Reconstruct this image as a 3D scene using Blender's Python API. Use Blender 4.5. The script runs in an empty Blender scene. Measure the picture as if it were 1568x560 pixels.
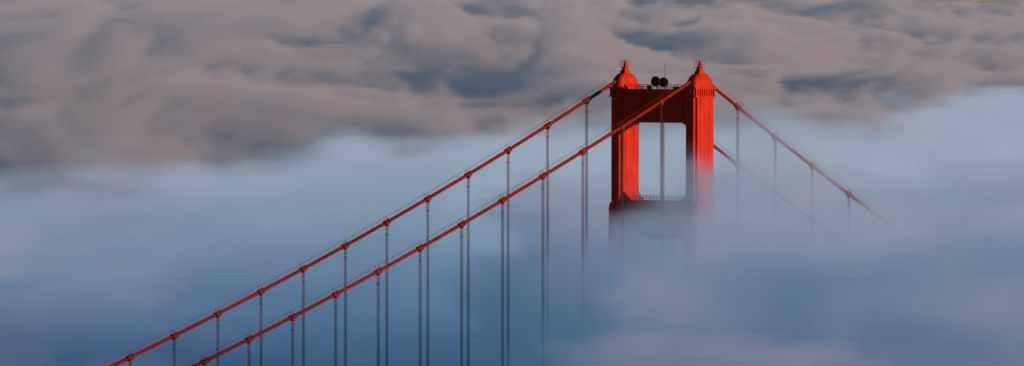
import bpy, bmesh, math, numpy as np
from mathutils import Vector, Matrix

scene = bpy.context.scene
scene.view_settings.view_transform = 'Standard'
scene.view_settings.look = 'None'
scene.view_settings.exposure = 0

# ---------------------------------------------------------------- materials
def paint_mat(name, base, rough=0.55, scale=0.6, lo=0.55):
    m = bpy.data.materials.new(name); m.use_nodes = True
    nt = m.node_tree; b = nt.nodes['Principled BSDF']
    tc = nt.nodes.new('ShaderNodeTexCoord')
    n = nt.nodes.new('ShaderNodeTexNoise'); n.inputs['Scale'].default_value = scale
    n.inputs['Detail'].default_value = 8; n.inputs['Roughness'].default_value = 0.65
    mp = nt.nodes.new('ShaderNodeMapping'); mp.inputs['Scale'].default_value = (1, 1, 0.25)
    nt.links.new(tc.outputs['Object'], mp.inputs[0]); nt.links.new(mp.outputs[0], n.inputs['Vector'])
    r = nt.nodes.new('ShaderNodeValToRGB')
    r.color_ramp.elements[0].position = 0.3; r.color_ramp.elements[1].position = 0.7
    r.color_ramp.elements[0].color = (base[0]*lo, base[1]*lo, base[2]*lo, 1)
    r.color_ramp.elements[1].color = (*base, 1)
    nt.links.new(n.outputs['Fac'], r.inputs[0]); nt.links.new(r.outputs[0], b.inputs['Base Color'])
    b.inputs['Roughness'].default_value = rough
    b.inputs['Specular IOR Level'].default_value = 0.12
    bp = nt.nodes.new('ShaderNodeBump'); bp.inputs['Strength'].default_value = 0.3; bp.inputs['Distance'].default_value = 0.1
    nt.links.new(n.outputs['Fac'], bp.inputs['Height']); nt.links.new(bp.outputs[0], b.inputs['Normal'])
    return m

ORANGE = paint_mat('international_orange_paint', (0.58, 0.028, 0.006), 0.55, 0.6, 0.48)
CABLE = paint_mat('cable_paint', (0.23, 0.017, 0.008), 0.7, 1.0)
ROPE = paint_mat('suspender_rope_paint', (0.11, 0.030, 0.026), 0.7, 2.0)
DARK = paint_mat('dish_dark_metal', (0.05, 0.015, 0.015), 0.6)
ASPH = paint_mat('asphalt', (0.05, 0.05, 0.05), 0.9)

# ---------------------------------------------------------------- bridge
bridge = bpy.data.objects.new('suspension_bridge', None)
scene.collection.objects.link(bridge)
ROT = -math.asin(0.678)
bridge.rotation_euler = (0, 0, ROT)

def finish(bm, name, mat, smooth=False):
    me = bpy.data.meshes.new(name); bmesh.ops.recalc_face_normals(bm, faces=bm.faces)
    bm.to_mesh(me); bm.free()
    if smooth:
        for p in me.polygons: p.use_smooth = True
    o = bpy.data.objects.new(name, me); me.materials.append(mat)
    scene.collection.objects.link(o); o.parent = bridge
    return o

def box(bm, x0, x1, y0, y1, z0, z1, tx=1.0, ty=1.0):
    cx, cy = (x0+x1)/2, (y0+y1)/2
    vs = []
    for z, fx, fy in ((z0, 1, 1), (z1, tx, ty)):
        for x, y in ((x0, y0), (x1, y0), (x1, y1), (x0, y1)):
            vs.append(bm.verts.new((cx+(x-cx)*fx, cy+(y-cy)*fy, z)))
    for f in ((3,2,1,0),(4,5,6,7),(0,1,5,4),(1,2,6,5),(2,3,7,6),(3,0,4,7)):
        bm.faces.new([vs[i] for i in f])

def cyl(bm, p0, p1, r, n=8, r2=None, caps=True):
    p0 = Vector(p0); p1 = Vector(p1); d = (p1-p0).normalized()
    up = Vector((0,0,1)) if abs(d.z) < 0.9 else Vector((1,0,0))
    a = d.cross(up).normalized(); b = d.cross(a)
    r2 = r if r2 is None else r2
    A = []; B = []
    for i in range(n):
        t = 2*math.pi*i/n; v = a*math.cos(t)+b*math.sin(t)
        A.append(bm.verts.new(p0+v*r)); B.append(bm.verts.new(p1+v*r2))
    for i in range(n):
        bm.faces.new((A[i], A[(i+1)%n], B[(i+1)%n], B[i]))
    if caps:
        bm.faces.new(A[::-1]); bm.faces.new(B)

HS = 13.7       # half cable spacing
def leg(bm, cx, cy):
    secs = ((4, 67, 4.2, 6.3), (67, 110, 3.5, 5.6), (110, 152, 2.95, 5.05), (152, 188.5, 2.45, 4.5), (188.5, 219.3, 1.95, 4.0))
    for z0, z1, w, l in secs:
        box(bm, cx-w, cx+w, cy-l+0.9, cy+l-0.9, z0, z1)
        box(bm, cx-w+0.55, cx+w-0.55, cy-l, cy+l, z0, z1-0.8)
        for dy in (-l*0.40, l*0.40):
            for sx in (-1, 1):
                x = cx+sx*w
                box(bm, x-0.07, x+0.07, cy+dy-0.22, cy+dy+0.22, z0+0.5, z1-2.2)
        for dx in (-w*0.35, w*0.35):
            for sy in (-1, 1):
                y = cy+sy*l
                box(bm, cx+dx-0.18, cx+dx+0.18, y-0.10, y+0.10, z0+0.5, z1-2.2)
        if z1 < 200:
            box(bm, cx-w, cx+w, cy-l*0.42, cy+l*0.42, z1, z1+3.4, 0.80, 0.55)
            box(bm, cx-w*0.5, cx+w*0.5, cy-l, cy+l, z1-0.8, z1+2.0, 0.5, 0.90)
        z = z0+3.1
        while z < z1-3:
            box(bm, cx-w-0.03, cx+w+0.03, cy-l+0.87, cy+l-0.87, z, z+0.12)
            z += 3.3
    w, l = 1.95, 4.0
    box(bm, cx-w-0.18, cx+w+0.18, cy-l-0.12, cy+l+0.12, 217.2, 217.6)
    for i in range(9):
        y = cy-l+0.45+i*(2*l-0.9)/8
        for sx in (-1, 1):
            x = cx+sx*w
            box(bm, x-0.22, x+0.22, y-0.22, y+0.22, 217.6, 219.4)
    for i in range(5):
        x = cx-w+0.4+i*(2*w-0.8)/4
        for sy in (-1, 1):
            y = cy+sy*l
            box(bm, x-0.2, x+0.2, y-0.2, y+0.2, 217.6, 219.4)
    box(bm, cx-w-0.30, cx+w+0.30, cy-l-0.25, cy+l+0.25, 219.4, 219.85)
    n = 10
    for i in range(n):
        t0 = i/n; t1 = (i+1)/n
        f0 = math.sqrt(max(0, 1-(t0*0.97)**2.0)); f1 = math.sqrt(max(0, 1-(t1*0.97)**2.0))
        z0 = 219.85+3.6*t0; z1 = 219.85+3.6*t1
        ring = []
        for k, (f, z) in enumerate(((f0, z0), (f1, z1))):
            rr = []
            for j in range(24):
                a = 2*math.pi*j/24
                c, s_ = math.cos(a), math.sin(a)
                px = math.copysign(abs(c)**0.55, c); py = math.copysign(abs(s_)**0.55, s_)
                rr.append(bm.verts.new((cx+px*(0.75+(w-0.65)*f), cy+py*(1.1+(l-1.0)*f), z)))
            ring.append(rr)
        for j in range(24):
            bm.faces.new((ring[0][j], ring[0][(j+1)%24], ring[1][(j+1)%24], ring[1][j]))
        if i == n-1: bm.faces.new(ring[1])
    box(bm, cx-0.95, cx+0.95, cy-1.2, cy+1.2, 223.3, 224.3, 0.85, 0.85)
    box(bm, cx-0.65, cx+0.65, cy-0.8, cy+0.8, 224.3, 225.3, 0.8, 0.8)
    cyl(bm, (cx, cy, 225.3), (cx, cy, 226.5), 0.45, 12, 0.38)
    cyl(bm, (cx, cy, 226.5), (cx, cy, 227.0), 0.32, 12, 0.18)
    for zz in (225.9, 226.5, 227.0):
        for a0, a1 in (((-1,-1),(1,-1)), ((1,-1),(1,1)), ((1,1),(-1,1)), ((-1,1),(-1,-1))):
            cyl(bm, (cx+a0[0]*0.95, cy+a0[1]*0.95, zz), (cx+a1[0]*0.95, cy+a1[1]*0.95, zz), 0.06, 5)
    for a in ((-1,-1),(1,-1),(1,1),(-1,1),(0,-1),(0,1),(1,0),(-1,0)):
        cyl(bm, (cx+a[0]*0.95, cy+a[1]*0.95, 225.3), (cx+a[0]*0.95, cy+a[1]*0.95, 227.05), 0.06, 5)
    box(bm, cx-1.05, cx+1.05, cy-1.05, cy+1.05, 225.2, 225.35)

def strut(bm, cy, z0, z1, w, d, br=1.0):
    x0, x1 = -HS+w-0.3, HS-w+0.3
    box(bm, x0, x1, cy-d, cy+d, z0, z1)
    box(bm, x0, x1, cy-d-0.35, cy+d+0.35, z1-1.0, z1-0.1)
    box(bm, x0, x1, cy-d-0.35, cy+d+0.35, z0+0.1, z0+0.9)
    nfl = 15
    for i in range(nfl):
        x = x0+0.9+i*(x1-x0-1.8)/(nfl-1)
        for sy in (-1, 1):
            box(bm, x-0.32, x+0.32, cy+sy*d-0.2, cy+sy*d+0.2, z0+1.2, z1-1.5)
    for sx in (-1, 1):
        xe = sx*(HS-w)
        for k, (dx, dz) in enumerate(((0.7, 2.6), (1.4, 1.6), (2.5, 0.8))):
            a, b = sorted((xe+sx*0.2, xe-sx*dx*br))
            e = 0.05*k
            box(bm, a, b, cy-d+0.25+e, cy+d-0.25-e, z0-dz*br, z0+0.05)
            box(bm, a, b, cy-d+0.25+e, cy+d-0.25-e, z1-0.05, z1+dz*br*0.9)

def railing(bm, x0, x1, y, z, h=1.15, step=1.3):
    n = max(1, int(abs(x1-x0)/step))
    for i in range(n+1):
        x = x0+(x1-x0)*i/n
        cyl(bm, (x, y, z), (x, y, z+h), 0.045, 5)
    for hh in (h*0.5, h):
        cyl(bm, (x0, y, z+hh), (x1, y, z+hh), 0.045, 5)

def tower(cy, tag):
    bm = bmesh.new(); leg(bm, -HS, cy); finish(bm, tag+'_west_leg', ORANGE)
    bm = bmesh.new(); leg(bm, HS, cy); finish(bm, tag+'_east_leg', ORANGE)
    bm = bmesh.new()
    strut(bm, cy, 210.3, 219.3, 1.95, 2.6, 0.55)
    strut(bm, cy, 179.0, 189.3, 2.2, 3.0, 0.9)
    strut(bm, cy, 141.0, 152.0, 2.9, 3.3, 1.0)
    strut(bm, cy, 100.0, 110.0, 3.4, 3.6, 1.0)
    finish(bm, tag+'_portal_struts', ORANGE)
    bm = bmesh.new()
    for yy in (cy-2.4, cy+2.4):
        railing(bm, -HS+2.0, HS-2.0, yy, 219.3)
    for yy in (cy-2.7, cy+2.7):
        railing(bm, -HS+2.6, HS-2.6, yy, 189.3)
    finish(bm, tag+'_railings', DARK)
    bm = bmesh.new()
    for x, y, z, r in ((-1.7, cy-0.6, 221.4, 1.4), (-0.3, cy+1.0, 221.15, 1.35)):
        d = Vector((0.35, -1, 0)).normalized()
        c = Vector((x, y, z))
        cyl(bm, c-d*0.45, c+d*0.35, r*0.85, 20, r)
        cyl(bm, c+d*0.35, c+d*0.55, r, 20, r*0.6)
        cyl(bm, (x, y+0.6, 219.3), (x, y+0.6, z+0.8), 0.12, 8)
        cyl(bm, (x-0.7, y+1.1, 219.3), (x, y+0.6, z), 0.07, 6)
        cyl(bm, (x+0.7, y+1.1, 219.3), (x, y+0.6, z), 0.07, 6)
    cyl(bm, (0.4, cy+0.6, 219.3), (0.4, cy+0.6, 223.6), 0.08, 6)
    cyl(bm, (0.4, cy+0.6, 223.6), (0.4, cy+0.6, 226.4), 0.045, 6)
    box(bm, -5.2, -4.2, cy-0.5, cy+0.5, 219.3, 220.3)
    box(bm, 4.4, 5.9, cy-0.6, cy+0.7, 219.3, 220.0)
    finish(bm, tag+'_relay_dishes', DARK)
tower(0.0, 'tower')
tower(-1280.0, 'far_tower')

ZT = 223.0
def zc(t):
    if t <= 0:
        return ZT-143+143*((t+640)/640)**2
    return ZT-0.56*t+0.00036*t*t

def tube(bm, pts, r, n=12):
    rings = []
    for i, p in enumerate(pts):
        a = pts[max(0, i-1)]; b = pts[min(len(pts)-1, i+1)]
        d = (Vector(b)-Vector(a)).normalized()
        sx = Vector((1, 0, 0)); up = sx.cross(d).normalized()
        rings.append([bm.verts.new(Vector(p)+(sx*math.cos(2*math.pi*j/n)+up*math.sin(2*math.pi*j/n))*r) for j in range(n)])
    for A, B in zip(rings[:-1], rings[1:]):
        for j in range(n):
            bm.faces.new((A[j], A[(j+1)%n], B[(j+1)%n], B[j]))
    bm.faces.new(rings[0][::-1]); bm.faces.new(rings[-1])

ts = sorted(set([round(-1280+i*1280/168, 3) for i in range(169)]+[round(i*343/45, 3) for i in range(46)]))
for s, nm in ((-1, 'west'), (1, 'east')):
    x = s*HS
    bm = bmesh.new()
    tube(bm, [(x, t, zc(t)) for t in ts], 0.46, 14)
    finish(bm, nm+'_main_cable', CABLE, True)
    bm = bmesh.new(); bs = bmesh.new()
    stations = [-(15.24*i) for i in range(1, 84)]+[15.24*i for i in range(1, 22)]
    for t in stations:
        z = zc(t)
        d = Vector((0, 1, (zc(t+1)-zc(t-1))/2)).normalized()
        c = Vector((x, t, z))
        cyl(bm, c-d*0.75, c+d*0.75, 0.62, 14)
        cyl(bm, c-d*0.95, c-d*0.75, 0.70, 14); cyl(bm, c+d*0.75, c+d*0.95, 0.70, 14)
        up = Vector((1,0,0)).cross(d).normalized()
        if up.z < 0: up = -up
        for sx in (-0.5, 0.5):
            cyl(bm, c+Vector((sx*0.8,0,0)), c+Vector((sx,0,0))+up*1.55, 0.06, 5)
        box(bm, x-0.5, x+0.5, t-0.35, t+0.35, z-1.0, z-0.3)
        zd = 76.0
        if z-zd > 3:
            for sx in (-0.26, 0.26):
                for dy in (-0.15, 0.15):
                    cyl(bs, (x+sx, t+dy, z-0.6), (x+sx, t+dy, zd), 0.055, 6, caps=False)
            box(bs, x-0.4, x+0.4, t-0.22, t+0.22, z-3.3, z-3.1)
    for sx in (-0.5, 0.5):
        tube(bm, [(x+sx, t, zc(t)+1.5) for t in ts if abs(t) > 6 and t < 0], 0.04, 5)
        tube(bm, [(x+sx, t, zc(t)+1.5) for t in ts if t > 6], 0.04, 5)
    finish(bm, nm+'_cable_bands', CABLE)
    finish(bs, nm+'_suspender_ropes', ROPE)
bm = bmesh.new()
box(bm, -13.2, 13.2, -1280, 343, 74.6, 75.2)
for s in (-1, 1):
    box(bm, s*13.7-0.35, s*13.7+0.35, -1280, 343, 75.3, 76.1)
    box(bm, s*13.7-0.35, s*13.7+0.35, -1280, 343, 67.6, 68.4)
    for i in range(int(1623/7.62)):
        y0 = -1280+i*7.62
        a, b = (68, 75.7) if i % 2 else (75.7, 68)
        cyl(bm, (s*13.7, y0, a), (s*13.7, y0+7.62, b), 0.22, 5, caps=False)
finish(bm, 'deck_truss', ORANGE)
bm = bmesh.new(); box(bm, -9.5, 9.5, -1280, 343, 75.21, 75.3); finish(bm, 'roadway', ASPH)
bm = bmesh.new()
for cy in (0, -1280):
    box(bm, -24, 24, cy-14, cy+14, -10, 4)
finish(bm, 'tower_piers', ASPH)

# ---------------------------------------------------------------- sea
me = bpy.data.meshes.new('sea_water')
S = 40000
me.from_pydata([(-S,-S,0),(S,-S,0),(S,S,0),(-S,S,0)], [], [(0,1,2,3)])
sea = bpy.data.objects.new('sea_water', me); scene.collection.objects.link(sea)
m = bpy.data.materials.new('sea_water'); m.use_nodes = True
b = m.node_tree.nodes['Principled BSDF']; b.inputs['Base Color'].default_value = (0.02, 0.045, 0.06, 1); b.inputs['Roughness'].default_value = 0.25
nz = m.node_tree.nodes.new('ShaderNodeTexNoise'); nz.inputs['Scale'].default_value = 0.05; nz.inputs['Detail'].default_value = 6
bp = m.node_tree.nodes.new('ShaderNodeBump'); bp.inputs['Distance'].default_value = 1.0
tc = m.node_tree.nodes.new('ShaderNodeTexCoord')
m.node_tree.links.new(tc.outputs['Object'], nz.inputs['Vector']); m.node_tree.links.new(nz.outputs['Fac'], bp.inputs['Height']); m.node_tree.links.new(bp.outputs[0], b.inputs['Normal'])
me.materials.append(m)

# ---------------------------------------------------------------- fog & clouds : voxel volumes
def vol_mat(name, sigma, albedo, g, glow_lo, glow_hi, zlo, zhi, step):
    """scattering by sun and sky (albedo = scatter/extinction) + weak painted-in glow, brighter with height, in place of multiple scattering"""
    m = bpy.data.materials.new(name); m.use_nodes = True
    nt = m.node_tree; nt.nodes.clear()
    N = nt.nodes.new; L = nt.links.new
    out = N('ShaderNodeOutputMaterial')
    at = N('ShaderNodeAttribute'); at.attribute_name = 'density'
    mu = N('ShaderNodeMath'); mu.operation = 'MULTIPLY'; mu.inputs[1].default_value = sigma
    sc = N('ShaderNodeVolumeScatter'); sc.inputs['Color'].default_value = (*albedo, 1); sc.inputs['Anisotropy'].default_value = g
    ab = N('ShaderNodeVolumeAbsorption'); ab.inputs['Color'].default_value = (*albedo, 1)
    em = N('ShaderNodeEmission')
    ad = N('ShaderNodeAddShader'); ad2 = N('ShaderNodeAddShader')
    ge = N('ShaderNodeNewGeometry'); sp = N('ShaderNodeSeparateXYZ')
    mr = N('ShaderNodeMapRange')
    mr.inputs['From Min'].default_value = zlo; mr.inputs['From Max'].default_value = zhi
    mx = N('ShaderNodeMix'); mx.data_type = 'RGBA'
    mx.inputs[6].default_value = (*glow_lo, 1); mx.inputs[7].default_value = (*glow_hi, 1)  # emission colour imitates bounced light: dark at the base, brighter at the top
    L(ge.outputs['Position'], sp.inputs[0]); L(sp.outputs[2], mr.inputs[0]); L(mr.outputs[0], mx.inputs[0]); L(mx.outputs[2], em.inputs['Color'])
    L(at.outputs['Fac'], mu.inputs[0])
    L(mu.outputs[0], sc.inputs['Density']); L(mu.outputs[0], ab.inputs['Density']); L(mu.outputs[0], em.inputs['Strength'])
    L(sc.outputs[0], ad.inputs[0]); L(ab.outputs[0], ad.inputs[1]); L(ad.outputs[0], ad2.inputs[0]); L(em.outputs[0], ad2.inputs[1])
    L(ad2.outputs[0], out.inputs['Volume'])
    m.cycles.volume_step_rate = step
    return m

class G:
    def __init__(s, ng): s.ng = ng
    def n(s, t, **kw):
        x = s.ng.nodes.new(t)
        for k, v in kw.items(): setattr(x, k, v)
        return x
    def put(s, sock, v):
        if isinstance(v, bpy.types.NodeSocket): s.ng.links.new(v, sock)
        else: sock.default_value = v
    def m(s, op, a, b=0.0, c=0.0, clamp=False):
        x = s.n('ShaderNodeMath', operation=op, use_clamp=clamp)
        s.put(x.inputs[0], a); s.put(x.inputs[1], b); s.put(x.inputs[2], c)
        return x.outputs[0]
    def add(s, a, b): return s.m('ADD', a, b)
    def sub(s, a, b): return s.m('SUBTRACT', a, b)
    def mul(s, a, b): return s.m('MULTIPLY', a, b)
    def div(s, a, b): return s.m('DIVIDE', a, b)
    def clamp(s, a, lo, hi): return s.m('MINIMUM', s.m('MAXIMUM', a, lo), hi)
    def ss(s, a, b, x):
        r = s.n('ShaderNodeMapRange', interpolation_type='SMOOTHSTEP')
        s.put(r.inputs['Value'], x); s.put(r.inputs['From Min'], a); s.put(r.inputs['From Max'], b)
        return r.outputs['Result']
    def mix(s, a, b, t):
        return s.add(a, s.mul(s.sub(b, a), t))
    def noise(s, x, y, z, detail=5, rough=0.5, dist=0.0):
        c = s.n('ShaderNodeCombineXYZ'); s.put(c.inputs[0], x); s.put(c.inputs[1], y); s.put(c.inputs[2], z)
        t = s.n('ShaderNodeTexNoise'); t.inputs['Scale'].default_value = 1; t.inputs['Detail'].default_value = detail
        t.inputs['Roughness'].default_value = rough; t.inputs['Distortion'].default_value = dist
        s.ng.links.new(c.outputs[0], t.inputs['Vector'])
        return s.m('MULTIPLY', s.m('SUBTRACT', t.outputs[0], 0.5), 2.0)

def volume(name, lo, hi, res, fun, mat):
    ng = bpy.data.node_groups.new(name+'_field', 'GeometryNodeTree')
    ng.interface.new_socket('Geometry', in_out='OUTPUT', socket_type='NodeSocketGeometry')
    g = G(ng)
    pos = g.n('GeometryNodeInputPosition'); sp = g.n('ShaderNodeSeparateXYZ'); ng.links.new(pos.outputs[0], sp.inputs[0])
    d = fun(g, sp.outputs[0], sp.outputs[1], sp.outputs[2])
    vc = g.n('GeometryNodeVolumeCube')
    g.put(vc.inputs['Density'], d); vc.inputs['Background'].default_value = 0
    vc.inputs['Min'].default_value = lo; vc.inputs['Max'].default_value = hi
    for k, r in zip('XYZ', res): vc.inputs['Resolution '+k].default_value = r
    sm = g.n('GeometryNodeSetMaterial'); sm.inputs['Material'].default_value = mat
    out = g.n('NodeGroupOutput')
    ng.links.new(vc.outputs[0], sm.inputs[0]); ng.links.new(sm.outputs[0], out.inputs[0])
    me = bpy.data.meshes.new(name); o = bpy.data.objects.new(name, me); scene.collection.objects.link(o)
    me.materials.append(mat)
    md = o.modifiers.new('field', 'NODES'); md.node_group = ng
    return o

def edge_y(g, x):
    return g.clamp(g.add(g.mul(g.add(x, 292), 4.4), 1140), 700, 5200)

def f_fog(g, x, y, z):
    n1 = g.noise(g.div(x, 260), g.div(y, 420), g.div(z, 120), 3)
    n2 = g.noise(g.div(x, 42), g.div(y, 75), g.div(z, 22), 5, 0.60, 0.5)
    n3 = g.noise(g.div(x, 95), g.div(y, 150), g.add(g.div(z, 45), 7.7), 3, 0.5, 0.4)
    right = g.ss(-50, -17, g.add(g.add(x, g.mul(y, 0.05)), g.mul(n2, 28)))
    front = g.ss(-430, -190, y)
    east = g.mul(g.ss(15, 70, x), 5.5)
    near = g.sub(g.add(140, g.sub(g.mul(g.mul(right, 53.0), front), g.mul(g.sub(1, front), 28))), east)
    k = g.ss(60, 1300, y)
    h = g.mix(near, 170, k)
    e = g.add(edge_y(g, x), g.mul(n1, 350))
    drop = g.ss(0, 450, g.sub(y, e))
    h = g.mix(h, 95, drop)
    v = g.add(g.add(g.div(g.sub(h, z), 9), g.mul(n3, 4.4)), g.add(g.mul(n1, 2.0), g.mul(n2, 5.6)))
    return g.clamp(g.mul(v, 0.8), 0, 1)

def f_cloud(g, x, y, z):
    n1 = g.noise(g.div(x, 235), g.div(y, 640), g.div(z, 110), 8, 0.62, 0.6)
    n2 = g.noise(g.div(x, 800), g.div(y, 1400), g.div(z, 260), 2)
    e = edge_y(g, x)
    right = g.ss(-300, 500, x)
    top = g.sub(296, g.mul(right, 30))
    t = g.clamp(g.div(g.sub(y, g.add(e, 300)), g.sub(8700, e)), 0, 1.05)
    h = g.mix(100, top, g.m('POWER', t, 0.8))
    v = g.add(g.div(g.sub(h, z), 26), g.add(g.mul(n1, 10.5), g.mul(n2, 3.5)))
    return g.clamp(g.mul(v, 1.5), 0, 1)

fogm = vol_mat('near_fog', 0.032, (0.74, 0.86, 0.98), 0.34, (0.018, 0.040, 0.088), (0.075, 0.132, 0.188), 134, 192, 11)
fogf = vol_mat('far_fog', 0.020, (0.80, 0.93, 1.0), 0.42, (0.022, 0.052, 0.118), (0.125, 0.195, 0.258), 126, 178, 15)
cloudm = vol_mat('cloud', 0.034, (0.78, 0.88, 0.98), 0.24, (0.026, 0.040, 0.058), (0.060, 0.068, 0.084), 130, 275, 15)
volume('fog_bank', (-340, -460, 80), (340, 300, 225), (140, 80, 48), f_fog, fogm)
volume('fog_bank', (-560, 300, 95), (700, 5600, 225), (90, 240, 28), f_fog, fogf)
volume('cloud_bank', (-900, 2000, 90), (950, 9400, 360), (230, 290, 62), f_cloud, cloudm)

# ---------------------------------------------------------------- world + sun
SD = Vector((0.94, -0.34, 0)).normalized()
EL = math.radians(11)
w = bpy.data.worlds.new('World'); scene.world = w; w.use_nodes = True
nt = w.node_tree; bg = nt.nodes['Background']
sky = nt.nodes.new('ShaderNodeTexSky'); sky.sky_type = 'NISHITA'; sky.sun_disc = False
sky.sun_elevation = EL; sky.sun_rotation = math.atan2(SD.x, SD.y)
sky.air_density = 1.0; sky.dust_density = 0.3; sky.ozone_density = 3.0
tc = nt.nodes.new('ShaderNodeTexCoord'); sp = nt.nodes.new('ShaderNodeSeparateXYZ')
mr = nt.nodes.new('ShaderNodeMapRange'); mr.interpolation_type = 'SMOOTHSTEP'
mr.inputs['From Min'].default_value = 0.05; mr.inputs['From Max'].default_value = 0.0
mr.inputs['To Min'].default_value = 0.0; mr.inputs['To Max'].default_value = 0.95
mx = nt.nodes.new('ShaderNodeMix'); mx.data_type = 'RGBA'
mx.inputs[7].default_value = (0.24/0.05, 0.178/0.05, 0.162/0.05, 1)
nt.links.new(tc.outputs['Generated'], sp.inputs[0]); nt.links.new(sp.outputs[2], mr.inputs[0])
nt.links.new(mr.outputs[0], mx.inputs[0]); nt.links.new(sky.outputs[0], mx.inputs[6])
nt.links.new(mx.outputs[2], bg.inputs[0]); bg.inputs[1].default_value = 0.05
sl = bpy.data.lights.new('sun', 'SUN'); sl.energy = 5.0; sl.angle = math.radians(0.6); sl.color = (1.0, 0.52, 0.30)
so = bpy.data.objects.new('sun', sl); scene.collection.objects.link(so)
d = Vector((SD.x*math.cos(EL), SD.y*math.cos(EL), math.sin(EL)))
so.rotation_euler = d.to_track_quat('Z', 'Y').to_euler()

# ---------------------------------------------------------------- camera
cd = bpy.data.cameras.new('camera'); cam = bpy.data.objects.new('camera', cd); scene.collection.objects.link(cam)
cam.location = (0, -1800, 235)
tgt = Vector((-40.6, 0, 194))
cam.rotation_euler = (tgt-cam.location).to_track_quat('-Z', 'Y').to_euler()
cd.sensor_width = 36; cd.lens = 36*10200/1568
cd.clip_start = 1; cd.clip_end = 100000
scene.camera = cam
